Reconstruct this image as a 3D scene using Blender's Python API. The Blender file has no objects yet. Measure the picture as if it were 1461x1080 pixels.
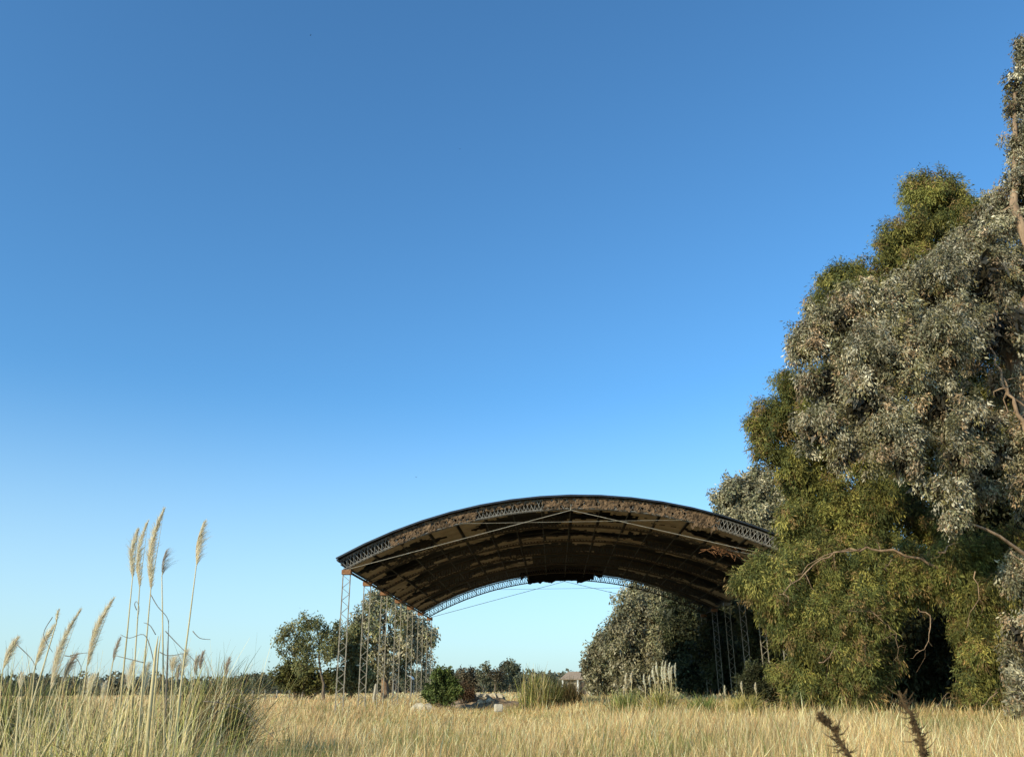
import bpy, math, random
import numpy as np
from mathutils import Vector, noise

random.seed(7)
rng = np.random.default_rng(11)
scene = bpy.context.scene
COL = scene.collection

# ------------------------------------------------------------------ camera
F, TH, ROLL, EYE = 1213.0, 0.3509, 0.0085, 1.35       # focal length in photo pixels, pitch, roll, eye height
CT, ST = math.cos(TH), math.sin(TH)

def at(x, y, D):
    """survey helper: where a photo point lies when it stands D metres in front of the camera"""
    a, b = x - 730.5, 540 - y
    c, s = math.cos(ROLL), math.sin(ROLL)
    u, v = c * a + s * b, -s * a + c * b
    fy, fz = F * CT - v * ST, F * ST + v * CT
    return Vector((u / fy * D, D, EYE + fz / fy * D))

def mpp(p):
    """metres per photo pixel at world point p"""
    return (p[1] * CT + (p[2] - EYE) * ST) / F

cam_d = bpy.data.cameras.new("camera")
cam_d.sensor_width = 36
cam_d.lens = F / 1461 * 36
cam_d.clip_start = 0.05
cam_d.clip_end = 9000
cam_d.dof.use_dof = True
cam_d.dof.focus_distance = 30
cam_d.dof.aperture_fstop = 7.0
cam = bpy.data.objects.new("camera", cam_d)
COL.objects.link(cam)
from mathutils import Matrix
cam.matrix_world = Matrix.Translation((0, 0, EYE)) @ Matrix.Rotation(math.pi / 2 + TH, 4, 'X') @ Matrix.Rotation(-ROLL, 4, 'Z')
scene.camera = cam

# ------------------------------------------------------------------ light
SUN_EL = math.radians(23)
SUN_AZ = math.radians(226)             # measured from +Y clockwise seen from above
sd = Vector((math.sin(SUN_AZ) * math.cos(SUN_EL), math.cos(SUN_AZ) * math.cos(SUN_EL), math.sin(SUN_EL)))
w = bpy.data.worlds.new("World")
scene.world = w
w.use_nodes = True
nt = w.node_tree
bg = nt.nodes['Background']
sky = nt.nodes.new('ShaderNodeTexSky')
sky.sky_type = 'NISHITA'
sky.sun_disc = False
sky.sun_elevation = SUN_EL
sky.sun_rotation = SUN_AZ
sky.altitude = 0
sky.air_density = 1.0
sky.dust_density = 1.0
sky.ozone_density = 2.0
grade = nt.nodes.new('ShaderNodeHueSaturation')
grade.inputs['Saturation'].default_value = 1.0
grade.inputs['Value'].default_value = 1.0
tintn = nt.nodes.new('ShaderNodeVectorMath')
tintn.operation = 'MULTIPLY'
tintn.inputs[1].default_value = (0.78, 1.46, 1.86)
nt.links.new(sky.outputs[0], tintn.inputs[0])
nt.links.new(tintn.outputs[0], grade.inputs['Color'])
geo = nt.nodes.new('ShaderNodeTexCoord')
sep = nt.nodes.new('ShaderNodeSeparateXYZ')
hz = nt.nodes.new('ShaderNodeValToRGB')
hz.color_ramp.interpolation = 'EASE'
hz.color_ramp.elements[0].position = 0.0
hz.color_ramp.elements[0].color = (.55, .55, .55, 1)
hz.color_ramp.elements[1].position = 0.34
hz.color_ramp.elements[1].color = (0, 0, 0, 1)
mixh = nt.nodes.new('ShaderNodeMixRGB')
mixh.inputs['Color2'].default_value = (6.6, 8.0, 8.3, 1)
nt.links.new(geo.outputs['Generated'], sep.inputs[0])
nt.links.new(sep.outputs['Z'], hz.inputs[0])
nt.links.new(hz.outputs[0], mixh.inputs['Fac'])
nt.links.new(grade.outputs[0], mixh.inputs['Color1'])
nt.links.new(mixh.outputs[0], bg.inputs['Color'])
bg.inputs['Strength'].default_value = 0.12
sl = bpy.data.lights.new("sun", 'SUN')
sl.energy = 5.0
sl.angle = math.radians(0.5)
sl.color = (1.0, 0.85, 0.56)
so = bpy.data.objects.new("sun", sl)
so.rotation_euler = sd.to_track_quat('Z', 'Y').to_euler()
COL.objects.link(so)
scene.view_settings.view_transform = 'Standard'
scene.view_settings.look = 'None'
scene.view_settings.exposure = 0
scene.view_settings.gamma = 1
scene.cycles.max_bounces = 4
scene.cycles.diffuse_bounces = 3
scene.cycles.transparent_max_bounces = 4

# ------------------------------------------------------------------ materials
def mat_plain(name, c1, c2, scale=3.0, rough=0.8, metallic=0.0, bump=0.0, detail=6, c3=None, stretch=(1, 1, 1), spec=0.3):
    m = bpy.data.materials.new(name)
    m.use_nodes = True
    t = m.node_tree
    b = t.nodes['Principled BSDF']
    tc = t.nodes.new('ShaderNodeTexCoord')
    mp = t.nodes.new('ShaderNodeMapping')
    mp.inputs['Scale'].default_value = stretch
    n = t.nodes.new('ShaderNodeTexNoise')
    n.inputs['Scale'].default_value = scale
    n.inputs['Detail'].default_value = detail
    n.inputs['Roughness'].default_value = 0.65
    r = t.nodes.new('ShaderNodeValToRGB')
    r.color_ramp.elements[0].position = 0.35
    r.color_ramp.elements[0].color = (*c1, 1)
    r.color_ramp.elements[1].position = 0.65
    r.color_ramp.elements[1].color = (*c2, 1)
    if c3:
        e = r.color_ramp.elements.new(0.78)
        e.color = (*c3, 1)
    t.links.new(tc.outputs['Object'], mp.inputs['Vector'])
    t.links.new(mp.outputs[0], n.inputs['Vector'])
    t.links.new(n.outputs['Fac'], r.inputs[0])
    t.links.new(r.outputs[0], b.inputs['Base Color'])
    b.inputs['Roughness'].default_value = rough
    b.inputs['Metallic'].default_value = metallic
    b.inputs['Specular IOR Level'].default_value = spec
    if bump:
        bp = t.nodes.new('ShaderNodeBump')
        bp.inputs['Strength'].default_value = bump
        bp.inputs['Distance'].default_value = 0.05
        t.links.new(n.outputs['Fac'], bp.inputs['Height'])
        t.links.new(bp.outputs[0], b.inputs['Normal'])
    return m

def mat_leaf(name, transl=0.25, rough=0.55, spec=0.25, scale=0.8, lo=.72, hi=1.2):
    """colour comes from each leaf's own tint, varied by a large soft noise; thin leaves let light through"""
    m = bpy.data.materials.new(name)
    m.use_nodes = True
    t = m.node_tree
    b = t.nodes['Principled BSDF']
    out = t.nodes['Material Output']
    a = t.nodes.new('ShaderNodeAttribute')
    a.attribute_name = 'tint'
    tc = t.nodes.new('ShaderNodeTexCoord')
    n = t.nodes.new('ShaderNodeTexNoise')
    n.inputs['Scale'].default_value = scale
    n.inputs['Detail'].default_value = 3
    mr = t.nodes.new('ShaderNodeMapRange')
    mr.inputs['From Min'].default_value = 0.3
    mr.inputs['From Max'].default_value = 0.7
    mr.inputs['To Min'].default_value = lo
    mr.inputs['To Max'].default_value = hi
    mx = t.nodes.new('ShaderNodeVectorMath')
    mx.operation = 'SCALE'
    t.links.new(tc.outputs['Object'], n.inputs['Vector'])
    t.links.new(n.outputs['Fac'], mr.inputs['Value'])
    t.links.new(a.outputs['Color'], mx.inputs[0])
    t.links.new(mr.outputs[0], mx.inputs['Scale'])
    t.links.new(mx.outputs[0], b.inputs['Base Color'])
    b.inputs['Roughness'].default_value = rough
    b.inputs['Specular IOR Level'].default_value = spec
    tr = t.nodes.new('ShaderNodeBsdfTranslucent')
    t.links.new(mx.outputs[0], tr.inputs['Color'])
    ms = t.nodes.new('ShaderNodeMixShader')
    ms.inputs[0].default_value = transl
    t.links.new(b.outputs[0], ms.inputs[1])
    t.links.new(tr.outputs[0], ms.inputs[2])
    t.links.new(ms.outputs[0], out.inputs['Surface'])
    return m

M = {
    'ground': mat_plain('ground_dry_soil', (.20, .155, .085), (.40, .31, .18), 0.6, 0.95, bump=.5, c3=(.13, .13, .06)),
    'grass': mat_leaf('dry_grass_blades', .45, .6, .25, .35, .8, 1.2),
    'leaf': mat_leaf('foliage', .14, .6, .2, .7),
    'gum': mat_leaf('silver_gum_foliage', .10, .45, .4, .6),
    'reed': mat_leaf('pampas_blades', .25, .5, .3, 2.0),
    'plume': mat_leaf('pampas_plume', .6, .8, .1, 6.0, .95, 1.05),
    'gumbark': mat_plain('pinkish_gum_bark', (.13, .085, .055), (.36, .25, .165), 4.5, .9, bump=.5, stretch=(1, 1, .3)),
    'bark': mat_plain('grey_brown_bark', (.08, .06, .045), (.22, .17, .12), 4, .9, bump=.5, stretch=(1, 1, .3)),
    'twig': mat_plain('bare_dead_wood', (.22, .15, .10), (.42, .33, .25), 5, .85, bump=.3),
    'steel': mat_plain('weathered_galvanised_steel', (.13, .125, .12), (.26, .25, .24), 5, .6, .1, c3=(.22, .13, .08), detail=8),
    'colsteel': mat_plain('dull_brownish_grey_steel', (.20, .18, .145), (.34, .31, .26), 5, .7, .1, c3=(.16, .10, .07), detail=8),
    'innersteel': mat_plain('roof_shaded_steel', (.06, .048, .038), (.11, .09, .07), 5, .8, .0),  # steel of the inner frames, colour darkened to stand for under-roof shade
    'darksteel': mat_plain('dark_painted_steel', (.02, .022, .026), (.05, .05, .052), 3, .6, .1),
    'sheet': mat_plain('dark_corrugated_roof_sheet', (.005, .0045, .004), (.012, .010, .009), 2, .7, .0),
    'edge': mat_plain('blue_black_roof_edge', (.012, .018, .028), (.03, .04, .06), 3, .5, .2),
    'ceiling': mat_plain('stained_brown_insulation_board', (.24, .195, .14), (.42, .345, .255), 1.2, .9, bump=.2, c3=(.18, .135, .095), detail=9),
    'torn': mat_plain('torn_brown_insulation', (.03, .02, .012), (.20, .13, .08), 3.5, .95, bump=1.0, detail=10),
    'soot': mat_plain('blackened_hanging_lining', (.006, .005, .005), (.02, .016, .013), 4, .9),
    'rust': mat_plain('rusty_scrap', (.16, .07, .035), (.32, .17, .09), 12, .9, bump=.6),
    'rock': mat_plain('pale_broken_concrete', (.38, .33, .26), (.66, .60, .49), 3, .9, bump=.6, detail=9),
    'block': mat_plain('whitewashed_block', (.40, .35, .28), (.62, .56, .46), 4, .9, bump=.4),
    'soil': mat_plain('reddish_earth', (.24, .17, .12), (.46, .36, .26), 1.5, .95, bump=.8),
    'wall': mat_plain('cream_plaster_wall', (.34, .28, .20), (.48, .41, .30), 2, .9),
    'roof': mat_plain('faded_brown_tile_roof', (.26, .19, .14), (.38, .29, .21), 6, .9, bump=.4),
    'shade': mat_plain('dark_doorway', (.07, .055, .045), (.12, .10, .08), 3, .9),
    'post': mat_plain('weathered_fence_post', (.30, .26, .20), (.48, .43, .35), 8, .9, stretch=(1, 1, .2)),
    'white': mat_plain('white_arched_roof', (.6, .6, .58), (.78, .78, .75), 3, .6),
    'thistle': mat_plain('dry_dark_thistle', (.03, .018, .008), (.12, .075, .035), 25, .9),
    'feather': mat_plain('dark_bird_feathers', (.015, .015, .018), (.04, .04, .045), 20, .7),
}

# ------------------------------------------------------------------ object helpers
def tag(o, label=None, cat=None, group=None, kind=None):
    if label: o['label'] = label
    if cat: o['category'] = cat
    if group: o['group'] = group
    if kind: o['kind'] = kind
    return o

def thing(name, loc, label, cat, group=None):
    o = bpy.data.objects.new(name, None)
    COL.objects.link(o)
    o.location = loc
    o.empty_display_size = 0.3
    return tag(o, label, cat, group)

def link(name, me, mat, root=None):
    me.materials.append(mat)
    o = bpy.data.objects.new(name, me)
    COL.objects.link(o)
    if root is not None:
        top = root
        off = Vector(root.location)
        while top.parent is not None:
            top = top.parent
            off += Vector(top.location)
        me.transform(Matrix.Translation(-off))
        o.parent = root
    return o

def quads(name, V, col, mat, root=None):
    """V (N,4,3) loose quads, col (N,3) tint of each"""
    V = np.asarray(V, dtype=np.float32)
    n = len(V)
    me = bpy.data.meshes.new(name)
    me.vertices.add(n * 4)
    me.vertices.foreach_set('co', V.reshape(-1))
    me.loops.add(n * 4)
    me.loops.foreach_set('vertex_index', np.arange(n * 4, dtype=np.int32))
    me.polygons.add(n)
    me.polygons.foreach_set('loop_start', np.arange(0, n * 4, 4, dtype=np.int32))
    a = me.attributes.new('tint', 'FLOAT_COLOR', 'FACE')
    c = np.ones((n, 4), dtype=np.float32)
    c[:, :3] = np.clip(col, 0.002, 1)
    a.data.foreach_set('color', c.reshape(-1))
    me.update(calc_edges=True)
    return link(name, me, mat, root)

class MB:
    def __init__(s):
        s.v, s.f = [], []
    def add(s, vs, fs):
        k = len(s.v)
        s.v += [tuple(v) for v in vs]
        s.f += [tuple(i + k for i in f) for f in fs]
    def bar(s, a, b, r=0.02, r2=None, n=4, cap=True):
        s.tube([a, b], [r, r if r2 is None else r2], n, cap)
    def tube(s, pts, rs, n=6, cap=True):
        pts = [Vector(p) for p in pts]
        k = len(s.v)
        ref = None
        for i, p in enumerate(pts):
            d = (pts[min(i + 1, len(pts) - 1)] - pts[max(i - 1, 0)]).normalized()
            if ref is None:
                ref = d.orthogonal().normalized()
            e = (ref - d * ref.dot(d)).normalized()
            ref = e
            g = d.cross(e)
            for j in range(n):
                t = 2 * math.pi * (j + .5) / n
                s.v.append(tuple(p + (e * math.cos(t) + g * math.sin(t)) * rs[i]))
        for i in range(len(pts) - 1):
            for j in range(n):
                a0, a1 = k + i * n + j, k + i * n + (j + 1) % n
                s.f.append((a0, a1, a1 + n, a0 + n))
        if cap:
            s.f.append(tuple(k + j for j in range(n))[::-1])
            s.f.append(tuple(k + (len(pts) - 1) * n + j for j in range(n)))
    def box(s, c, sx, sy, sz, rz=0.0, M3=None):
        R = Matrix.Rotation(rz, 3, 'Z') if M3 is None else M3
        vs = [Vector(c) + R @ Vector((x * sx / 2, y * sy / 2, z * sz / 2)) for x in (-1, 1) for y in (-1, 1) for z in (-1, 1)]
        s.add(vs, [(0, 1, 3, 2), (4, 6, 7, 5), (0, 4, 5, 1), (2, 3, 7, 6), (0, 2, 6, 4), (1, 5, 7, 3)])
    def build(s, name, mat, root=None, smooth=False):
        me = bpy.data.meshes.new(name)
        me.from_pydata(s.v, [], s.f)
        if smooth:
            me.polygons.foreach_set('use_smooth', [True] * len(me.polygons))
        me.update()
        return link(name, me, mat, root)

def unit(a):
    return a / np.maximum(np.linalg.norm(a, axis=-1, keepdims=True), 1e-9)

def rand_dir(n):
    return unit(rng.normal(size=(n, 3)))

def leaves_at(P, D, ll, lw, jit=.5):
    """diamond leaves from base points P along directions D"""
    n = len(P)
    L = (ll * (1 + jit * rng.uniform(-1, 1, n)))[:, None]
    W = (lw * (1 + jit * rng.uniform(-1, 1, n)))[:, None] / 2
    S = unit(np.cross(D, rand_dir(n))) * W
    mid = P + D * L * rng.uniform(.35, .6, (n, 1))
    return np.stack([P, mid + S, P + D * L, mid - S], 1)

def ribbons(P, Wd, S):
    """P (N,K,3) centre lines, Wd (N,K) widths, S (N,3) side vector -> quads (N*(K-1),4,3)"""
    S = S[:, None, :] * Wd[..., None] / 2
    A, B = P - S, P + S
    Q = np.stack([A[:, :-1], B[:, :-1], B[:, 1:], A[:, 1:]], 2)
    return Q.reshape(-1, 4, 3)

def palette(cols, n, idx=None):
    cols = np.array(cols)
    k = rng.integers(0, len(cols), n) if idx is None else idx
    return cols[k]

# ------------------------------------------------------------------ trees
def make_crown(lobes, cols, ll=.14, lw=.04, lai=2.2, sub=.42, nsub=14, tuft=.28, droop=.5, lower=.55, core=.8, dark=None, flat=.85):
    """lobes: (centre, radius). Each lobe carries sub-clumps, each sub-clump tufts of leaves; a loose dark core inside"""
    Q, C, subs = [], [], []
    cen = np.array([l[0] for l in lobes]); rad = np.array([l[1] for l in lobes])
    la = ll * lw * .5
    for c, r in lobes:
        c = np.array(c)
        k = max(5, int(nsub))
        d = rand_dir(k)
        d[:, 2] = np.where((d[:, 2] < 0) & (rng.random(k) > lower), -d[:, 2], d[:, 2])
        u_ = rng.uniform(0, 1, (k, 1))
        sp = c + d * r * (.42 + .72 * u_ ** .8) * np.array([1, 1, flat]) + np.array([0, 0, -1]) * r * rng.uniform(0, .25, (k, 1))
        sr = r * sub * rng.uniform(.45, 1.45, k) * (1.2 - .5 * u_[:, 0])
        # drop sub-clumps buried in other lobes
        dist = np.linalg.norm(sp[:, None] - cen[None], axis=2) / rad[None]
        keep = (dist < .5).sum(1) == 0
        sp, sr, d = sp[keep], sr[keep], d[keep]
        tone = rng.uniform(.6, 1.25, len(sp))
        for p, q, dd, tn in zip(sp, sr, d, tone):
            subs.append((c, p, q))
            n = int(lai * 4 * math.pi * q * q / la)
            nt_ = max(3, int(4 * math.pi * q * q / (tuft * tuft * 1.4)))
            td = rand_dir(nt_)
            st = np.array([rng.uniform(.8, 1.3), rng.uniform(.8, 1.3), rng.uniform(.8, 1.0 + .5 * max(droop, 0))])
            tp = p + td * q * rng.uniform(.35, 1.25, (nt_, 1)) * st
            tc = palette(cols, nt_) * rng.uniform(.8, 1.2, (nt_, 1)) * tn
            i = rng.integers(0, nt_, n)
            off = rng.normal(size=(n, 3)) * tuft * np.array([.38, .38, .5])
            P = tp[i] + off
            D = unit(td[i] * .7 + rand_dir(n) * .8 + np.array([0, 0, -droop]))
            Q.append(leaves_at(P, D, ll, lw))
            C.append(tc[i] * rng.uniform(.75, 1.25, (n, 1)))
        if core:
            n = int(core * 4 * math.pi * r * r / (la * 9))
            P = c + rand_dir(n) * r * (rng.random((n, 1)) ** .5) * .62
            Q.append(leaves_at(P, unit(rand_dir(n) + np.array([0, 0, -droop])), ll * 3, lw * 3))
            C.append((np.array(dark if dark is not None else cols[0]) * .55) * np.ones((n, 3)))  # oversized inner leaves, the crown's inner shade put into their dark tint
    return np.concatenate(Q), np.concatenate(C), subs

def limb_path(a, b, sag=.15, n=6, wob=.06):
    a, b = Vector(a), Vector(b)
    L = (b - a).length
    pts = []
    for i in range(n + 1):
        t = i / n
        p = a.lerp(b, t)
        p.z += sag * L * math.sin(math.pi * t) * .6
        if 0 < i < n:
            p += Vector((random.gauss(0, 1), random.gauss(0, 1), random.gauss(0, 1))) * wob * L * .4
        pts.append(p)
    return pts

def tree(name, label, cat, D, base_x, lobes_px, cols, leafmat='leaf', bark='bark', tr=.25, group=None, twigs=True, twk=1.0, **kw):
    """lobes_px: (x, y, radius_px, depth offset)"""
    lobes = []
    for l in lobes_px:
        p = at(l[0], l[1], D + (l[3] if len(l) > 3 else 0))
        lobes.append((p, l[2] * mpp(p)))
    b = at(base_x, 985, D); b.z = 0
    root = thing(name, b, label, cat, group)
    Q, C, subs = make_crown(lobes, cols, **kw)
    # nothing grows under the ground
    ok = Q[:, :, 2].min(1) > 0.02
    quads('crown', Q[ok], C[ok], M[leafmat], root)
    top = max(lobes, key=lambda l: l[0].z)
    m = MB()
    tp = Vector((b.x + (top[0].x - b.x) * .8, b.y + (top[0].y - b.y) * .8, top[0].z * .9))
    pts = limb_path(b - Vector((0, 0, .2)), tp, 0, 9, .035)
    rs = [tr * (1 - .85 * i / 9) * (1.25 if i == 0 else 1) for i in range(10)]
    m.tube(pts, rs, 9)
    m.build('trunk', M[bark], root, True)
    m = MB()
    nodes = [(Vector(pts[i]), rs[i]) for i in range(2, 9)]
    todo = sorted(lobes, key=lambda l: min((l[0] - n_[0]).length for n_ in nodes))
    for c, r in todo:
        # leave from the nearest limb already grown, preferring one lower than the lobe
        a, ra = min(nodes, key=lambda n_: (n_[0] - c).length + (1.5 * max(0, n_[0].z - c.z)) - n_[1] * 2)
        L = (c - a).length
        if L < .2: continue
        r0 = min(ra * .75, .015 + .016 * L + .012 * r)
        q = limb_path(a, c, .12, 6, .06)
        m.tube(q, [r0 * (1 - .6 * i / 6) for i in range(7)], 6)
        nodes += [(q[4], r0 * .6), (q[6], r0 * .45)]
    if twigs:
        for c, p, q in subs:
            r1 = min(.03, .010 + .005 * q) * twk
            m.tube(limb_path(c, p, .05, 3, .1), [r1 * 1.3, r1, r1 * .7, r1 * .35], 4, False)
    m.build('branches', M[bark], root, True)
    return root

SILVER = [(.34, .305, .20), (.50, .455, .34), (.19, .18, .10), (.34, .295, .19), (.24, .225, .13), (.10, .095, .05), (.22, .19, .08), (.36, .25, .15)]
OLIVE = [(.235, .225, .058), (.155, .165, .045), (.32, .285, .078), (.07, .085, .028), (.18, .18, .05), (.28, .19, .08), (.11, .125, .042)]
OLIVE_D = [(.10, .105, .03), (.13, .12, .035), (.085, .09, .03), (.15, .115, .045)]
GREYG = [(.30, .27, .17), (.23, .215, .125), (.37, .33, .22), (.20, .20, .11)]
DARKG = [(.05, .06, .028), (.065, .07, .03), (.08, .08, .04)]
MIDG = [(.21, .20, .08), (.16, .17, .07), (.28, .25, .11), (.18, .19, .085)]

# the big silver gum on the right, nearest of the trees
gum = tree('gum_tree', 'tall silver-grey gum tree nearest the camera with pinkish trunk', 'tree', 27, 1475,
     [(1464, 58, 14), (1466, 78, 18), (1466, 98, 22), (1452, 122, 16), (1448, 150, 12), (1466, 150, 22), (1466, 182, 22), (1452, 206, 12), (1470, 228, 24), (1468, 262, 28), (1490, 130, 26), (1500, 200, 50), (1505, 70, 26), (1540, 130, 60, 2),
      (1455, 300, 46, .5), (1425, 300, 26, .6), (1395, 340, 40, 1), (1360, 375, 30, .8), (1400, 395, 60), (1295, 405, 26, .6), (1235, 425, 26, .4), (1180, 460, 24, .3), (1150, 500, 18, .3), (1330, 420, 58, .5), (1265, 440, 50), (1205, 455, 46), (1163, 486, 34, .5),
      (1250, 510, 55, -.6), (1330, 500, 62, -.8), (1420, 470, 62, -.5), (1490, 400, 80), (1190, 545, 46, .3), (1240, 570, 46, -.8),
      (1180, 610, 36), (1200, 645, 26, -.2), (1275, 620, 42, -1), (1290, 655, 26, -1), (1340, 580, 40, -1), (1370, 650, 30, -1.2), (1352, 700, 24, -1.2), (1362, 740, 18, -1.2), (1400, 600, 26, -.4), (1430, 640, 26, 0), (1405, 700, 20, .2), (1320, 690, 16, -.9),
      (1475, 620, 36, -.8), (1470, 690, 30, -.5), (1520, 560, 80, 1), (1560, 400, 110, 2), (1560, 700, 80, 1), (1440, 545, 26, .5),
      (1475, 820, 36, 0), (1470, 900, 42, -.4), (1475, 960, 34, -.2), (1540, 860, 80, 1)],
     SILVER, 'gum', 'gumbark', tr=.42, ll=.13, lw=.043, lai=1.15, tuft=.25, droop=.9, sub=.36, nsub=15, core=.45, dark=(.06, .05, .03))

tall = tree('olive_green_tree', 'tall yellow-green feathery tree rising behind the silver gum', 'tree', 35, 1235,
     [(1330, 290, 38), (1300, 335, 38), (1350, 330, 50), (1395, 300, 30, .5), (1285, 375, 36), (1340, 400, 60, 1), (1204, 408, 36), (1225, 398, 22), (1185, 440, 30, .5), (1245, 420, 34, 1),
      (1280, 470, 80, 2), (1400, 450, 100, 3), (1115, 590, 32), (1098, 615, 26), (1128, 555, 26, .4), (1120, 650, 26), (1160, 600, 50, 1.5), (1230, 560, 80, 3),
      (1160, 700, 42), (1145, 745, 36), (1205, 740, 46), (1258, 690, 30, -.9), (1248, 725, 28, -.8), (1240, 660, 26, -.6), (1180, 780, 40), (1250, 775, 44, -.4), (1315, 745, 40, .2), (1340, 790, 40, .5), (1140, 800, 26), (1135, 770, 24), (1165, 655, 40, .8), (1200, 640, 50, 1.5), (1090, 640, 16), (1080, 605, 14), (1185, 395, 14), (1310, 265, 18), (1350, 270, 20), (1270, 345, 18),
      (1300, 620, 70, 3), (1480, 560, 100, 4)],
     OLIVE, 'leaf', 'bark', tr=.26, ll=.17, lw=.032, lai=1.05, tuft=.33, droop=.8, sub=.36, nsub=18, core=.6)

low = tree('olive_green_tree', 'low spreading olive-green tree hiding the right end of the shed roof', 'tree', 32, 1225,
     [(1075, 835, 26), (1105, 815, 30), (1125, 860, 38), (1160, 815, 36, .3), (1210, 820, 42), (1265, 815, 38), (1305, 830, 34), (1165, 880, 44), (1215, 880, 46, -.5),
      (1255, 868, 30, -.3), (1150, 930, 38), (1200, 945, 44, -.4), (1240, 935, 32, .3), (1160, 978, 30), (1205, 985, 34, -.3), (1240, 980, 28),
      (1125, 905, 24), (1100, 870, 20), (1250, 1008, 16, .2), (1180, 1005, 26), (1140, 1000, 22), (1220, 1012, 24, -.3), (1120, 965, 20), (1090, 820, 20), (1062, 828, 14), (1140, 795, 16), (1185, 785, 16), (1240, 785, 18), (1295, 790, 20)],
     OLIVE, 'leaf', 'bark', tr=.26, ll=.15, lw=.027, lai=1.1, tuft=.26, droop=.9, sub=.42, nsub=15, core=.35)

low2 = tree('olive_green_tree', 'olive-green tree with drooping boughs between the dark hollow and the silver gum', 'tree', 31, 1425,
     [(1375, 800, 34), (1420, 790, 34), (1368, 850, 20, .2), (1400, 860, 40), (1440, 850, 34, .4), (1386, 905, 26), (1420, 920, 42, -.3), (1402, 965, 34), (1430, 985, 32),
      (1382, 992, 18), (1345, 810, 22), (1400, 1005, 24), (1480, 880, 60, 2), (1480, 960, 60, 2)],
     OLIVE, 'leaf', 'bark', tr=.2, ll=.15, lw=.027, lai=1.1, tuft=.26, droop=.9, sub=.42, nsub=15, core=.35)

# long bare limb lying over the low tree, and bare hanging branches
def limbs(root, mat, specs):
    for D, r, pts in specs:
        m = MB()
        P = [at(x, y, D) for x, y in pts]
        # smooth with midpoints
        S = []
        for i in range(len(P) - 1):
            for t in (0, .33, .66):
                p0, p1, p2, p3 = P[max(i - 1, 0)], P[i], P[i + 1], P[min(i + 2, len(P) - 1)]
                S.append(.5 * ((2 * p1) + (p2 - p0) * t + (2 * p0 - 5 * p1 + 4 * p2 - p3) * t * t + (3 * p1 - p0 - 3 * p2 + p3) * t ** 3))
        S.append(P[-1])
        k = len(S)
        S = [p_ + Vector((random.gauss(0, 1), random.gauss(0, 1), random.gauss(0, 1))) * .045 for p_ in S]
        m.tube(S, [r * .62 * (1 - .8 * i / (k - 1)) * random.uniform(.85, 1.15) for i in range(k)], 7)
        for q_ in range(2, k - 1, 2):
            e1 = S[q_] + Vector((random.gauss(0, .25), random.gauss(0, .15), random.gauss(-.12, .2)))
            e2 = e1 + Vector((random.gauss(0, .2), random.gauss(0, .1), random.gauss(-.15, .15)))
            m.tube([S[q_], S[q_].lerp(e1, .5) + Vector((0, 0, .03)), e1, e2], [r * .2, r * .16, r * .11, .003], 4, False)
        m.build('bare_branch', M[mat], root, True)
limbs(low, 'gumbark', [
    (30.6, .09, [(1345, 812), (1310, 796), (1260, 785), (1225, 784), (1190, 789), (1160, 808), (1130, 835), (1115, 850)]),
    (30.4, .045, [(1230, 785), (1195, 787), (1165, 800), (1135, 822)]),
    (30.4, .035, [(1210, 868), (1245, 875), (1262, 890), (1275, 900), (1280, 920), (1273, 940)]),
    (30.5, .03, [(1262, 876), (1240, 880), (1232, 900), (1233, 935), (1228, 950)]),
    (30.2, .03, [(1275, 798), (1265, 806), (1262, 812)]),
    (30.3, .03, [(1170, 945), (1188, 930), (1195, 915)]),
])
limbs(low2, 'gumbark', [
    (29.8, .06, [(1340, 790), (1355, 780), (1368, 775)]),
    (29.9, .035, [(1308, 868), (1325, 878), (1327, 905), (1318, 925), (1305, 930)]),
    (29.6, .03, [(1392, 815), (1395, 840), (1385, 875), (1378, 900)]),
    (29.7, .03, [(1320, 1020), (1340, 1005), (1352, 985)]),
    (29.7, .03, [(1400, 1010), (1418, 990), (1425, 980)]),
])
limbs(gum, 'gumbark', [
    (25.6, .17, [(1478, 680), (1462, 610), (1452, 585), (1440, 560), (1432, 540)]),
    (25.9, .09, [(1442, 565), (1425, 530), (1415, 495), (1395, 455)]),
    (25.7, .04, [(1440, 560), (1430, 595), (1415, 610)]),
    (25.5, .035, [(1443, 785), (1455, 800), (1458, 825)]),
    (25.8, .04, [(1300, 520), (1285, 535), (1270, 560)]),
    (25.8, .035, [(1352, 575), (1365, 590), (1355, 640), (1345, 670)]),
])

tree('gum_tree', 'grey-leaved gum tree showing its crown above the right slope of the shed roof', 'tree', 78, 1095,
     [(1062, 700, 26), (1045, 715, 22), (1090, 690, 26), (1075, 735, 30), (1110, 720, 34), (1040, 745, 22), (1100, 770, 40), (1140, 740, 40), (1130, 810, 50), (1090, 850, 50)],
     GREYG, 'gum', 'gumbark', tr=.5, ll=.3, lw=.13, lai=1.5, tuft=.5, droop=.6, nsub=15, core=.5, group=None)

tree('gum_tree', 'grey-green gum tree with sunlit crown seen through the back of the shed, tallest there', 'tree', 84, 925,
     [(925, 850, 26), (905, 868, 26), (940, 880, 30), (915, 900, 34), (950, 920, 34), (895, 930, 30), (930, 950, 32), (905, 965, 28), (960, 960, 28), (880, 900, 20), (960, 860, 26)],
     GREYG, 'gum', 'gumbark', tr=.42, ll=.3, lw=.13, lai=1.5, tuft=.5, droop=.6, nsub=15, core=.5)
tree('gum_tree', 'smaller grey-green gum tree sloping down beside the distant cream house', 'tree', 92, 862,
     [(868, 915, 20), (855, 930, 18), (845, 945, 14), (870, 945, 22), (855, 962, 18), (880, 960, 20), (838, 955, 9), (848, 975, 12), (870, 975, 16)],
     GREYG, 'gum', 'gumbark', tr=.3, ll=.3, lw=.13, lai=1.5, tuft=.45, droop=.6, nsub=13, core=.5)

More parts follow.
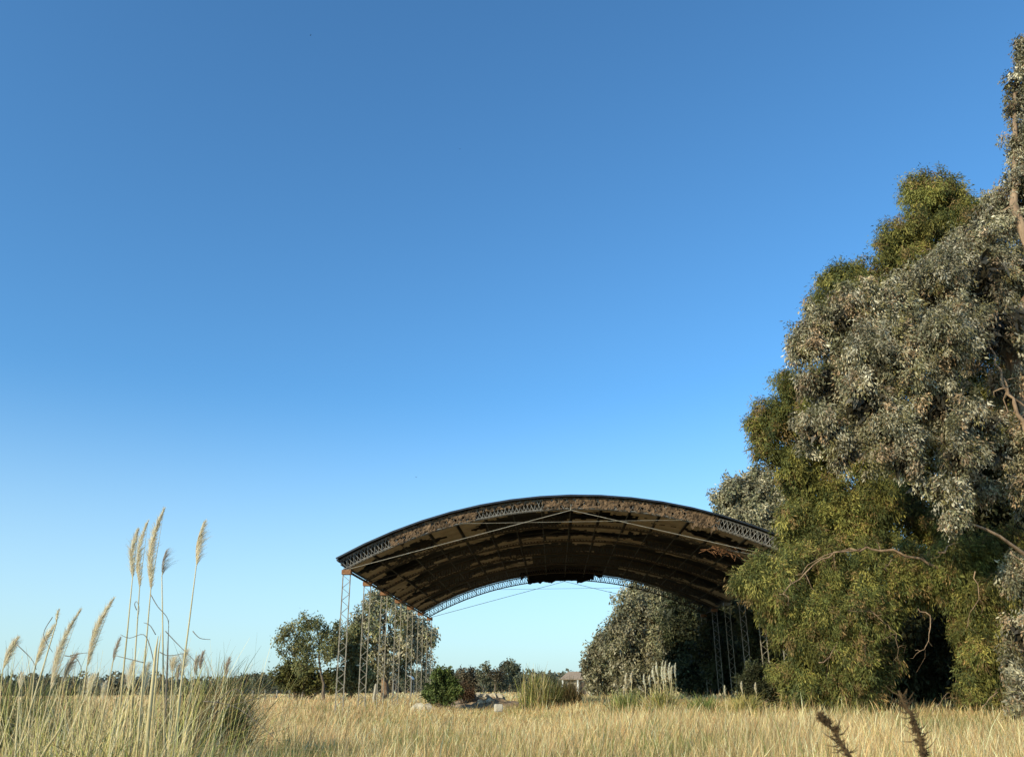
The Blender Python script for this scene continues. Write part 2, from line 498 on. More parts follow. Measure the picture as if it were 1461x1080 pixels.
# shaded trees along and behind the right-hand columns; shade is in their leaf colour
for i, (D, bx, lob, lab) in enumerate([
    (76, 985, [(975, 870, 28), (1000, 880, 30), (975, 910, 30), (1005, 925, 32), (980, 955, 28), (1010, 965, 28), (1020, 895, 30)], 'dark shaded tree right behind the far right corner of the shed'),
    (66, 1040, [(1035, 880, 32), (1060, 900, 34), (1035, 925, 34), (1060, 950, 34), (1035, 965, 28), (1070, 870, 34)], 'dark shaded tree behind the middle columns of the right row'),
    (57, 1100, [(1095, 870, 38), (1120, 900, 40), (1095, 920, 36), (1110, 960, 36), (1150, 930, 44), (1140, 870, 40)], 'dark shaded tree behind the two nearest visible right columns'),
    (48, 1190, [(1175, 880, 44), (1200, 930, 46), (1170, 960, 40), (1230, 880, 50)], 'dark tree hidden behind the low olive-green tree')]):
    tree('shade_coloured_tree', lab, 'tree', D, bx, lob, DARKG, 'leaf', 'bark', tr=.3, ll=.3, lw=.12, lai=1.5, tuft=.45, droop=.4, nsub=13, core=1.0, group='shaded trees along the right side of the shed')

tree('shade_coloured_tree', 'added dark fill tree standing in for the deep shade behind the olive-green trees', 'tree', 39, 1345,
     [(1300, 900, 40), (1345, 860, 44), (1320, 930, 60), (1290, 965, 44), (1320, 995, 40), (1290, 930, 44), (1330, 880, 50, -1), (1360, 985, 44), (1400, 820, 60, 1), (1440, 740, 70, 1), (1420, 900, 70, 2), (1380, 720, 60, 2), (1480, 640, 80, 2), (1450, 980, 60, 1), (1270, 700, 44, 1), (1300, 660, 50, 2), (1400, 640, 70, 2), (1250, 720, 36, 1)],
     [(.035, .045, .02), (.05, .055, .025), (.06, .06, .03)], 'leaf', 'bark', tr=.3, ll=.26, lw=.10, lai=1.5, tuft=.4, droop=.4, nsub=13, core=1.0)  # tree added to fill the hollow, its shade put into near-black leaves

# shrub by the right columns and at the right edge
def shrub(name, label, D, bx, lobes, cols, leafmat='leaf', group=None, **kw):
    k = dict(ll=.16, lw=.06, lai=1.3, tuft=.22, droop=.1, nsub=12, core=.4)
    k.update(kw)
    lb = []
    for l in lobes:
        p = at(l[0], l[1], D + (l[3] if len(l) > 3 else 0)); lb.append((p, l[2] * mpp(p)))
    b = at(bx, 985, D); b.z = 0
    root = thing(name, b, label, 'shrub', group)
    Q, C, subs = make_crown(lb, cols, **k)
    ok = Q[:, :, 2].min(1) > 0.02
    quads('foliage', Q[ok], C[ok], M[leafmat], root)
    m = MB()
    for c, p, q in subs[::2]:
        m.tube(limb_path(b + Vector((random.uniform(-.15, .15), random.uniform(-.1, .1), -.05)), p, .05, 4, .06), [.03, .024, .018, .012, .006], 4, False)
    m.build('stem', M['bark'], root)
    return root
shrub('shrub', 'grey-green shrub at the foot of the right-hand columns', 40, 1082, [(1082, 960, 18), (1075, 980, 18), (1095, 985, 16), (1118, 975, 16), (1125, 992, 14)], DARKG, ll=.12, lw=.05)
shrub('silver_shrub', 'silvery shrub at the right edge under the gum tree', 24, 1462, [(1458, 1000, 20), (1466, 1025, 22), (1490, 1010, 34), (1470, 975, 16)], SILVER, 'gum', droop=-.1, ll=.14, lw=.04)
shrub('bush', 'round leafy green bush left of the rubble', 54, 632, [(632, 968, 14), (622, 982, 14), (645, 980, 14), (628, 992, 12), (642, 992, 12), (612, 990, 8)], [(.12, .17, .05), (.18, .22, .07), (.08, .11, .04)], ll=.14, lw=.08)
shrub('dead_bush', 'reddish-brown dry bush beside the round green bush', 57, 661, [(660, 980, 10), (666, 988, 8), (656, 990, 9)], [(.13, .08, .05), (.17, .10, .06), (.10, .07, .04)], ll=.12, lw=.04, lai=.7, core=.1)

# left-hand trees behind the left columns
tree('spreading_tree', 'rounded sparse-crowned tree left of the shed with its bare limbs showing', 'tree', 78, 464,
     [(425, 895, 18), (405, 910, 14), (450, 890, 16), (470, 900, 18), (440, 915, 18), (415, 930, 16), (475, 925, 18), (450, 935, 16), (432, 950, 14), (485, 905, 14)],
     MIDG, tr=.17, ll=.2, lw=.09, lai=.6, tuft=.4, droop=.2, nsub=11, core=.03)
shrub('bushy_tree', 'olive-green bushy thicket under the left side of the sparse tree', 84, 425,
      [(405, 962, 12), (420, 955, 14), (440, 962, 14), (455, 970, 13), (412, 975, 12), (435, 978, 12), (475, 972, 13)], [(.12, .12, .035), (.10, .10, .03), (.14, .125, .04)], ll=.28, lw=.13, tuft=.4)
tree('gum_tree', 'tall two-tone gum tree behind the row of left columns', 'tree', 88, 550,
     [(535, 862, 18), (520, 885, 16), (545, 885, 22), (570, 880, 20), (590, 885, 18), (602, 905, 16), (548, 850, 16), (565, 862, 15), (575, 910, 22), (525, 915, 18), (550, 925, 22), (595, 930, 16), (570, 945, 18), (535, 950, 20), (610, 920, 12), (612, 945, 10), (522, 865, 9)],
     [(.38, .34, .22), (.28, .26, .15), (.44, .40, .27), (.24, .23, .09), (.20, .21, .11)], 'gum', 'gumbark', tr=.42, ll=.32, lw=.14, lai=.9, tuft=.5, droop=.9, nsub=12, core=.15)
tree('gum_tree', 'slim dark green tree between the first two left columns', 'tree', 82, 500,
     [(500, 905, 12), (492, 925, 12), (507, 930, 13), (498, 950, 14), (512, 958, 12), (488, 965, 12), (500, 975, 12), (525, 970, 13)],
     MIDG, tr=.25, ll=.28, lw=.13, lai=1.3, tuft=.4, droop=.4, nsub=12, core=.5)

# trees on the far edge of the field, one by one
far_specs = [(628, 962, 12, 'dark'), (605, 965, 12, 'dark'), (580, 966, 12, 'dark'), (672, 966, 13, 'brown'), (690, 958, 10, 'loose'), (655, 966, 8, 'low'), (706, 962, 9, 'brown'),
             (727, 957, 13, 'umbrella'), (742, 968, 9, 'low'), (760, 972, 8, 'low'), (783, 970, 8, 'low'), (715, 972, 9, 'low'), (385, 968, 10, 'dark'), (372, 970, 9, 'low'), (356, 968, 8, 'dark'),
             (340, 970, 8, 'low'), (700, 972, 8, 'low'), (555, 970, 10, 'brown'), (535, 970, 10, 'dark'), (325, 972, 8, 'dark')]
FD = 260
for i, (x, y, r, kd) in enumerate(far_specs):
    D = FD + random.uniform(-25, 25)
    lob = [(x, y, r * .7)] + [(x + random.uniform(-1.3, 1.3) * r * .9, y + random.uniform(-.5, 1.2) * r * .8, r * random.uniform(.3, .55)) for _ in range(8)]
    if kd == 'umbrella':
        lob = [(x - 7, y - 4, 6), (x + 6, y - 6, 6), (x, y - 8, 6), (x + 12, y - 1, 5), (x, y + 6, 10), (x + 6, y + 12, 9), (x - 8, y + 10, 8)]
    if kd == 'loose':
        lob = [(x, y - 6, 6), (x - 4, y, 5), (x + 5, y + 2, 5), (x - 2, y + 9, 6), (x + 6, y + 13, 5)]
    ordw = ['', 'second', 'third', 'fourth', 'fifth', 'sixth', 'seventh', 'eighth', 'ninth']
    zone = lambda q: 2 if q > 600 else (1 if q > 480 else 0)
    rank = 1 + sum(1 for f in far_specs if f[0] < x and f[3] == kd and zone(f[0]) == zone(x))
    side = 'past the rubble' if x > 600 else ('behind the shed columns' if x > 480 else 'left of the sparse tree')
    lab = {'dark': 'distant dark green tree ', 'brown': 'distant brownish tree ', 'low': 'distant low bushy tree ',
           'loose': 'distant thin tree with open crown ', 'umbrella': 'tallest distant tree with flat umbrella crown '}[kd] + side
    nk = sum(1 for f in far_specs if f[3] == kd and zone(f[0]) == zone(x))
    if nk > 1: lab += ', ' + ('leftmost of its kind' if rank == 1 else ordw[rank - 1] + ' of its kind from the left')
    tree('distant_tree', lab, 'tree', D, x, lob, [(.13, .135, .085), (.10, .115, .07), (.17, .16, .10)] if kd != 'brown' else [(.11, .09, .055), (.13, .105, .065)],
         tr=.28, group='distant trees along the field edge', twigs=False, ll=.6, lw=.35, lai=1.8, tuft=1.0, droop=.2, nsub=9, core=0)

# a far wood that reads as one mass
def woodland():
    Q, C = [], []
    for k in range(1500):
        D = rng.uniform(380, 560)
        X = rng.uniform(-.75, .75) * D
        h = rng.uniform(4, 8.5) * (1 + .25 * math.sin(X * .02) + .15 * math.sin(X * .07 + 1))
        r = rng.uniform(1.8, 3.6)
        n = 90
        P = np.array([X, D, 0]) + rand_dir(n) * np.array([r * 1.4, r, h * .5]) + np.array([0, 0, h * .5])
        Q.append(leaves_at(P, rand_dir(n), 2.0, 1.1))
        C.append(palette([(.12, .125, .085), (.10, .11, .075), (.15, .14, .095)], n) * rng.uniform(.8, 1.2, (n, 1)))
    o = quads('distant_woodland', np.concatenate(Q), np.concatenate(C), M['leaf'])
    tag(o, 'far-off dark wood along the horizon behind the dry field', 'woodland', kind='stuff')
woodland()

# ------------------------------------------------------------------ ground
def ground():
    m = MB()
    xs = [-6000, -1500, -400, -150, -60, -25, 0, 25, 60, 150, 400, 1500, 6000]
    ys = [-200, -20, 0, 10, 25, 45, 70, 110, 180, 320, 700, 2000, 8000]
    vs = [(x, y, 0) for y in ys for x in xs]
    n = len(xs)
    fs = [(j * n + i, j * n + i + 1, (j + 1) * n + i + 1, (j + 1) * n + i) for j in range(len(ys) - 1) for i in range(n - 1)]
    m.add(vs, fs)
    o = m.build('ground', M['ground'])
    tag(o, 'flat dry field under the tall grass', 'ground', kind='structure')
ground()

def patch(x, y):
    return .5 + .28 * np.sin(x * .31 + 1.7 * np.sin(y * .11)) * np.cos(y * .23 + .8 * np.sin(x * .17)) + .22 * np.sin(x * .9 + y * .37 + 2) * np.cos(y * .8 - x * .3)

def grass():
    Qs, Cs = [], []
    # (near, far, blades per m2, height, width)
    for y0, y1, dens, hh, ww in [(6, 9, 500, .72, .005), (9, 16, 420, .76, .0065), (16, 28, 250, .80, .009), (28, 50, 105, .86, .015), (50, 90, 26, .86, .032), (90, 200, 4.5, .8, .10), (200, 420, .8, .8, .3)]:
        A = .68 * (y1 ** 2 - y0 ** 2)
        n = int(A * dens)
        y = np.sqrt(rng.uniform(y0 ** 2, y1 ** 2, n))
        x = y * rng.uniform(-.68, .68, n)
        # gather into tussocks
        nt_ = n // 14 + 1
        ty = np.sqrt(rng.uniform(y0 ** 2, y1 ** 2, nt_)); tx = ty * rng.uniform(-.68, .68, nt_)
        idx = rng.integers(0, nt_, n)
        g = rng.random(n) < .7
        sp = .09 if y1 <= 50 else .25
        x = np.where(g, tx[idx] + rng.normal(0, sp, n), x)
        y = np.where(g, ty[idx] + rng.normal(0, sp, n), y)
        pt = patch(x, y)
        h = hh * rng.uniform(.45, 1.15, n) * (.72 + .5 * pt) * np.where(g, rng.uniform(.65, 1.2, nt_)[idx], .85) * np.where(rng.random(n) < .025, 1.45, 1)
        lean = rng.normal(0, .13, (n, 2)) + np.array([.05, -.01])
        b = np.stack([x, y, np.zeros(n)], 1)
        K = 4
        ts = np.array([0, .45, .8, 1.0])
        P = np.zeros((n, K, 3))
        for k, t in enumerate(ts):
            P[:, k, 0] = x + lean[:, 0] * h * (t ** 2) * 1.4
            P[:, k, 1] = y + lean[:, 1] * h * (t ** 2) * 1.4
            P[:, k, 2] = h * (t - .12 * t * t)
        xm = x + .038 * y
        low_ = 1 - .42 * np.exp(-(xm / 3.2) ** 2) * (y > 22) * (y < 62)
        P[:, :, 2] *= low_[:, None]
        head = rng.random(n) < .4
        Wd = np.stack([np.full(n, .8), np.full(n, .8), np.where(head, 1.3, .5), np.full(n, .12)], 1) * (ww * rng.uniform(.6, 1.3, n))[:, None]
        th = rng.uniform(-.9, .9, n)
        S = np.stack([np.cos(th), np.sin(th), np.zeros(n)], 1)
        Qs.append(ribbons(P, Wd, S))
        straw = palette([(.80, .60, .28), (.64, .45, .19), (.92, .73, .38), (.68, .43, .21), (.42, .27, .12), (.96, .81, .47)], n)
        green = palette([(.30, .31, .09), (.22, .24, .07), (.38, .36, .13)], n)
        # greener low down near the camera on the left, pinker to the left and further back
        pt2 = .5 + .5 * np.sin(x * .83 + 2.1 * np.sin(y * .47)) * np.sin(y * .61 + 1.3 * np.sin(x * .39))
        pg = np.clip(.06 + .30 * (pt < .38) + .42 * (pt2 > .86) + .30 * (x < -.2 * y) * (y < 17), 0, .8)
        isg = rng.random(n) < pg
        c = np.where(isg[:, None], green, straw)
        pink = np.clip((-x / y - .02) * 2.5, 0, 1)[:, None] * np.clip((y[:, None] - 14) / 25, 0, 1)
        c = c * (1 - pink * np.array([.0, .10, .06]))
        c = c * (.80 + .42 * rng.random((n, 1))) * (.84 + .28 * np.clip(pt, 0, 1))[:, None]
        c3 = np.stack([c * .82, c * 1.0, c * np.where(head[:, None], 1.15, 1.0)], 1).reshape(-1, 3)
        Cs.append(c3)
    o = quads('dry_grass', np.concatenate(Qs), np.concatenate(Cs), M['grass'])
    tag(o, 'waist-high straw-coloured dry grass covering the field', 'grass', kind='stuff')
    print('grass quads', sum(len(q) for q in Qs))
grass()

# ------------------------------------------------------------------ the open shed
S_ = 4.6
YAW, X0, Y0, W_, HE, HM = 0.0445, 2.70, 39.4, 10.52, 6.62, 9.26
dv = Vector((math.sin(YAW), math.cos(YAW), 0)); nv = Vector((math.cos(YAW), -math.sin(YAW), 0)); up = Vector((0, 0, 1))
O = Vector((X0, Y0, 0))
RISE = HM - HE
RR = (W_ ** 2 + RISE ** 2) / (2 * RISE)
ACZ = HM - RR
AMAX = math.asin(W_ / RR)
NB = 6
def arch(s, off, b, ext=0.0):
    """s -1..1 across the span, off: metres outside the lower chord, b: metres from the front frame"""
    a = s * (AMAX + ext / RR)
    r = RR + off
    return O + dv * b + nv * (r * math.sin(a)) + up * (ACZ + r * math.cos(a))
shed = thing('open_shed', O, 'derelict open-sided shed with curved dark roof on slender lattice columns', 'shed')
DEP = .46

def column(side, b):
    m = MB()
    c = O + dv * b + nv * (side * (W_ - .12))
    hw, hd = .17, .05
    for i in (-1, 1):
        for j in (-1, 1):
            p = c + nv * (i * hw) + dv * (j * hd)
            m.box(p + up * (HE / 2), .025, .025, HE, -YAW)
    nseg = 22
    for j in (-1, 1):
        for k in range(nseg):
            z0, z1 = .15 + k * (HE - .4) / nseg, .15 + (k + 1) * (HE - .4) / nseg
            sgn = 1 if k % 2 else -1
            m.bar(c + nv * (sgn * hw) + dv * (j * hd) + up * z0, c + nv * (-sgn * hw) + dv * (j * hd) + up * z1, .008, n=4, cap=False)
    for i in (-1, 1):
        for k in range(nseg):
            z0, z1 = .15 + k * (HE - .4) / nseg, .15 + (k + 1) * (HE - .4) / nseg
            sgn = 1 if k % 2 else -1
            m.bar(c + nv * (i * hw) + dv * (sgn * hd) + up * z0, c + nv * (i * hw) + dv * (-sgn * hd) + up * z1, .006, n=4, cap=False)
    o = m.build('column', M['colsteel'], shed)
    m = MB()
    m.box(c + up * (HE - .12), .42, .34, .2, -YAW)
    m.build('head_plate', M['steel'] if random.random() < .5 else M['rust'], o)
    m = MB()
    m.box(c + up * .12, .6, .6, .3, -YAW)
    m.build('footing', M['rock'], o)
for k in range(NB + 1):
    for sgn in (-1, 1):
        column(sgn, k * S_)

def truss(b):
    m = MB()
    n = 126
    hd = .11
    for off, r in ((0, .026), (DEP, .026)):
        for j in (-1, 1):
            m.tube([arch(-1 + 2 * i / n, off, b + j * hd, 0.0) for i in range(0, n + 1, 2)], [r] * (n // 2 + 1), 4)
    for j in (-1, 1):
        for i in range(n):
            s0, s1 = -1 + 2 * i / n, -1 + 2 * (i + 1) / n
            a = (0, DEP) if i % 2 else (DEP, 0)
            m.bar(arch(s0, a[0], b + j * hd), arch(s1, a[1], b + j * hd), .015, n=4, cap=False)
            a = a[::-1]
            if j < 0:
                m.bar(arch(s0, a[0], b + j * hd + .03), arch(s1, a[1], b + j * hd + .03), .013, n=4, cap=False)
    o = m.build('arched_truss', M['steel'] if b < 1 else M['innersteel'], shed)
    return o
def rods(b, hang=0.0):
    m = MB()
    e = arch(-1, -.05, b); f = arch(1, -.05, b); mid = arch(0, -.08, b)
    m.bar(e, mid, .016, n=5); m.bar(mid, f, .016, n=5)
    q1, q2 = arch(-.47, -.03, b), arch(.47, -.03, b)
    m.bar(q1, q2, .010, n=4)
    m.bar(mid, arch(0, .2, b), .03, n=4)
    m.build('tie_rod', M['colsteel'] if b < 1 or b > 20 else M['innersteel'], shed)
for k in range(NB + 1):
    truss(k * S_)
    if k in (0, 1, 3, NB):
        rods(k * S_ + (.02 if k else -.14))

# roof sheet with faceted outline
NA = 16
FO, BO = -.32, NB * S_ + .3
EX = .05
m = MB()
for i in range(NA):
    s0, s1 = -1 + 2 * i / NA, -1 + 2 * (i + 1) / NA
    p = [arch(s, off, b, EX) for s in (s0, s1) for b in (FO, BO) for off in (DEP + .10, DEP + .14)]
    m.add(p, [(0, 2, 3, 1), (4, 5, 7, 6), (0, 1, 5, 4), (2, 6, 7, 3), (0, 4, 6, 2), (1, 3, 7, 5)])
m.build('roof', M['sheet'], shed)
# corrugations on top
m = MB()
nb = 46
for k in range(nb):
    b = FO + .1 + (BO - FO - .2) * k / (nb - 1)
    m.tube([arch(-1 + 2 * i / NA, DEP + .15, b, EX) for i in range(NA + 1)], [.035] * (NA + 1), 4)
m.build('corrugation', M['edge'], shed)
# front and side edges
m = MB()
for i in range(NA):
    s0, s1 = -1 + 2 * i / NA, -1 + 2 * (i + 1) / NA
    p = [arch(s, off, b, EX + .03) for s in (s0, s1) for b in (FO - .05, FO - .01) for off in (DEP + .075, DEP + .15)]
    m.add(p, [(0, 2, 3, 1), (4, 5, 7, 6), (0, 1, 5, 4), (2, 6, 7, 3), (0, 4, 6, 2), (1, 3, 7, 5)])
m.build('edge_flashing', M['edge'], shed)
for sgn in (-1, 1):
    m = MB()
    a, b = arch(sgn, DEP + .02, FO + .03, EX), arch(sgn, DEP + .02, BO - .02, EX)
    m.bar(a, b, .07, n=4)
    a, b = arch(sgn, .02, 0, .0), arch(sgn, .02, NB * S_, .0)
    m.bar(a, b, .06, n=4)
    m.bar(arch(sgn, DEP * .5, FO + .1, 0), arch(sgn, DEP * .5, BO - .1, 0), .05, n=4)
    m.build('eave_beam', M['darksteel'], shed)
# purlins
for i in range(1, NA):
    s = -1 + 2 * i / NA
    m = MB()
    m.bar(arch(s, .075, .2), arch(s, .075, NB * S_ - .2), .026, n=4)
    m.build('purlin', M['darksteel'], shed)
# lining boards with ragged losses
def fb(x, y, z=0.0, o=4):
    return noise.fractal(Vector((x, y, z)), 1.0, 2.0, o)
def fb_lin(a, b, bay):
    return .11 - .03 * abs(fb(a * .4, b * .4, bay, 2))
for bay in range(NB):
    m = MB()
    NU, NV = 16 * 10, 20
    for iu in range(NU):
        for iv in range(NV):
            u = (iu + .5) / NU; v = (iv + .5) / NV
            cell = iu // 10
            if iu % 10 == 0 and fb(cell * 3.1, bay * 5.3, v * 1.5) > -.25: continue
            mid_bias = .56 - abs(v - .52) * 1.25          # losses gather in the middle of each bay
            cen = .22 * (1 - abs(u - .5) * 2) * (bay / 5) + (.3 if bay == NB - 1 else 0) + (.5 if bay >= 3 and abs(u - .5 - .03 * (bay - 3)) < .10 + .03 * (bay - 3) else 0)
            edge = -.35 * max(0, 1 - u * 9) - .25 * max(0, (u - .8) * 5) - (.12 if bay == 0 else 0)
            val = fb(u * 5.5 + bay * 7.7, v * .8 + bay * 3.3, 0.3, 3) * .72 + fb(u * 70, v * 8 + bay * 9, 4.0, 3) * .2 + mid_bias + cen + edge
            if val > .12: continue
            ps = []
            for (a, b) in ((iu, iv), (iu + 1, iv), (iu + 1, iv + 1), (iu, iv + 1)):
                sag = .035 * fb(a * .13, b * .2 + bay, 1.0, 2)
                ps.append(arch(-1 + 2 * a / NU, fb_lin(a, b, bay) + sag, bay * S_ + b / NV * S_ * .985 + .13))
            m.add(ps, [(0, 1, 2, 3)])
    m.build('ceiling_lining', M['ceiling'], shed)

# torn insulation along the front truss
def torn(s0, s1, lo=-.02, hi=DEP + .06, b=-.16, mat='torn', seed=0, thr=.2, drop=.12, fuzz=.03):
    m = MB()
    nu = max(8, int((s1 - s0) * 420)); nvv = 11
    for i in range(nu):
        dl = drop * max(0, fb(i * .12, seed + 3.3)) * 1.6
        taper = min(1, (i + 1) / 6, (nu - i) / 6)
        for j in range(nvv):
            if fb(i * .13, j * .42, seed, 5) * 1.0 + (.25 if j == 0 else 0) + (1 - taper) * .3 > thr + .22: continue
            ps = []
            for (a, c) in ((i, j), (i + 1, j), (i + 1, j + 1), (i, j + 1)):
                s = s0 + (s1 - s0) * a / nu
                t = c / nvv
                off = lo - dl + (hi - lo + dl) * t + fb(a * .16, c * .5, seed + 5) * fuzz
                bb = b + fb(a * .2, c * .5, seed + 9) * fuzz * 1.6
                ps.append(arch(s, off, bb, .05))
            m.add(ps, [(0, 1, 2, 3)])
    m.build('torn_insulation', M[mat], shed)
torn(-.78, -.40, seed=1, thr=.06, drop=.03)
torn(-.42, -.14, seed=7, thr=-.28, lo=DEP * .45, drop=.03)
torn(-.12, .60, seed=2, thr=.02, drop=.03)
torn(.50, .62, seed=4, thr=-.05, lo=-.16, drop=.2)
# scrap caught on the tie of the second frame
m = MB()
c0 = at(1034, 784, Y0 + 1.2)
for k in range(60):
    a = c0 + Vector((random.gauss(0, .42), random.gauss(0, .1), random.gauss(0, .12)))
    b = a + Vector((random.gauss(0, .3), random.gauss(0, .1), -abs(random.gauss(.1, .16))))
    m.bar(a, b, .022, .008, n=4)
m.build('hanging_scrap', M['rust'], shed)
# second frame tie knocked down on the right
m = MB()
m.bar(c0, arch(.80, -.5, S_ * .55), .02, n=4); m.bar(c0, arch(1, .05, .3), .018, n=4)
m.build('loose_rod', M['steel'], shed)

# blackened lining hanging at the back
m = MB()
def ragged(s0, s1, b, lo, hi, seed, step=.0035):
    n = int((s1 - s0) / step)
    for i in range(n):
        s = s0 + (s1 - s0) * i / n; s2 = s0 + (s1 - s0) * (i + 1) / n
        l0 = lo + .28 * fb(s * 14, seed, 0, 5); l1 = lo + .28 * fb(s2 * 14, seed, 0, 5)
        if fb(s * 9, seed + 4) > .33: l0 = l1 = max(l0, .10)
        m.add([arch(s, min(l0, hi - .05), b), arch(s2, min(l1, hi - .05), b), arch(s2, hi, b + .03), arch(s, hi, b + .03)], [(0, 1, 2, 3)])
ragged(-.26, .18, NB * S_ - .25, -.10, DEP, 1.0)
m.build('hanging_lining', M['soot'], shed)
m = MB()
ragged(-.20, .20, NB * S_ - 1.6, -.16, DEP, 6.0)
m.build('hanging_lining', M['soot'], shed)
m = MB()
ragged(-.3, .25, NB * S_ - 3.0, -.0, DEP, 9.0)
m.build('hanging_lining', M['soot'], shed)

# ------------------------------------------------------------------ pampas grass
def arch_leaves(b, n, h, spread, wd, foot=.25, curl=1.0, mess=.5):
    th = rng.uniform(0, 2 * math.pi, n)
    out = rng.uniform(.15, 1, n) ** .8 * spread
    hh = h * (.30 + .85 * rng.beta(1.6, 2.4, n))
    fr = rng.uniform(0, foot, n); ft = rng.uniform(0, 2 * math.pi, n)
    K = 7
    P = np.zeros((n, K, 3))
    drop = rng.uniform(.0, .8, n) * curl
    for k in range(K):
        t = k / (K - 1)
        r = out * t ** 1.6
        P[:, k, 0] = b[0] + fr * np.cos(ft) + np.cos(th) * r + .04 * h * t
        P[:, k, 1] = b[1] + fr * np.sin(ft) + np.sin(th) * r
        P[:, k, 2] = hh * (t * (1 + .35 * drop) - drop * .75 * t ** 3)
    # broken and twisted blades
    kd = rng.normal(0, 1, (n, 3)) * np.array([1, 1, .35])
    kk = (rng.random(n) < mess) * rng.uniform(.1, .45, n) * h
    k0 = rng.uniform(.35, .8, n)
    for k in range(K):
        t = k / (K - 1)
        amt = np.clip(t - k0, 0, 1) * kk * 1.6
        P[:, k] += kd * amt[:, None]
        P[:, k, 2] -= amt * .8
    P[:, :, 2] = np.maximum(P[:, :, 2], .01)
    taper = np.array([.9, 1, 1, .9, .7, .45, .1])
    Wd = taper[None] * (wd * rng.uniform(.6, 1.3, n))[:, None]
    a = th + math.pi / 2 + rng.normal(0, .8, n)
    S = unit(np.stack([np.cos(a), np.sin(a), rng.normal(0, .25, n)], 1))
    return ribbons(P, Wd, S), K - 1

def plume_mesh(base, tip, width, n, fluff=1.0, hair=.10, hw=.003, wind=Vector((1, .1, 0)), side=.6):
    base, tip = np.array(base), np.array(tip)
    L = np.linalg.norm(tip - base)
    t = rng.random(n) ** .85
    bow = np.array(wind) * L * .085
    P = base + (tip - base) * t[:, None] + bow * (np.sin(t * math.pi) * -1)[:, None]
    ax = (tip - base) / L
    prof = np.clip(np.sin(np.clip(t * .97 + .03, 0, 1) ** .8 * math.pi) ** .7, .12, 1) * rng.uniform(.35, 1, n) ** .7
    rd = rand_dir(n); rd = unit(rd - ax * (rd @ ax)[:, None])
    rd = unit(rd + np.array(wind) * side)
    P = P + rd * (width * .13 * prof * rng.random(n) ** .5)[:, None]
    D = unit(ax * 1.5 + rd * (rng.uniform(.05, .55, n) * fluff * prof)[:, None] + np.array([0, 0, -.05]))
    l = hair * rng.uniform(.5, 1.3, n) * (.3 + .7 * prof)
    K = 4
    R = np.zeros((n, K, 3))
    for k in range(K):
        s = k / 3
        R[:, k] = P + D * (l * s)[:, None] + rd * (l * .25 * s * s * fluff)[:, None] + np.array([0, 0, -1]) * (l * .22 * s * s)[:, None]
    Wd = np.stack([np.full(n, 1.), np.full(n, 1.2), np.full(n, .9), np.full(n, .2)], 1) * hw
    return ribbons(R, Wd, rand_dir(n)), 3

CREAM = [(.93, .84, .64), (.97, .91, .76), (.84, .70, .50), (.93, .85, .68)]
REED_G = [(.30, .32, .07), (.40, .41, .10), (.15, .17, .05), (.10, .11, .035), (.50, .44, .17), (.76, .62, .34), (.60, .44, .24), (.30, .19, .11), (.84, .70, .42)]
REED_Y = [(.56, .46, .15), (.44, .38, .12), (.28, .29, .09), (.66, .54, .24)]

def stalk(root, pts, r0, r1, mat=None, col=(.60, .50, .30), nm='stalk'):
    m = MB()
    n = len(pts)
    m.tube(pts, [r0 + (r1 - r0) * i / (n - 1) for i in range(n)], 6)
    o = m.build(nm, mat or STALK, root, True)
    return o
STALK = mat_plain('straw_coloured_stalk', (.42, .34, .16), (.66, .56, .34), 4, .6, stretch=(1, 1, .4))
STALK_D = mat_plain('weathered_grey_stalk', (.12, .10, .08), (.26, .22, .17), 6, .8, stretch=(1, 1, .4))

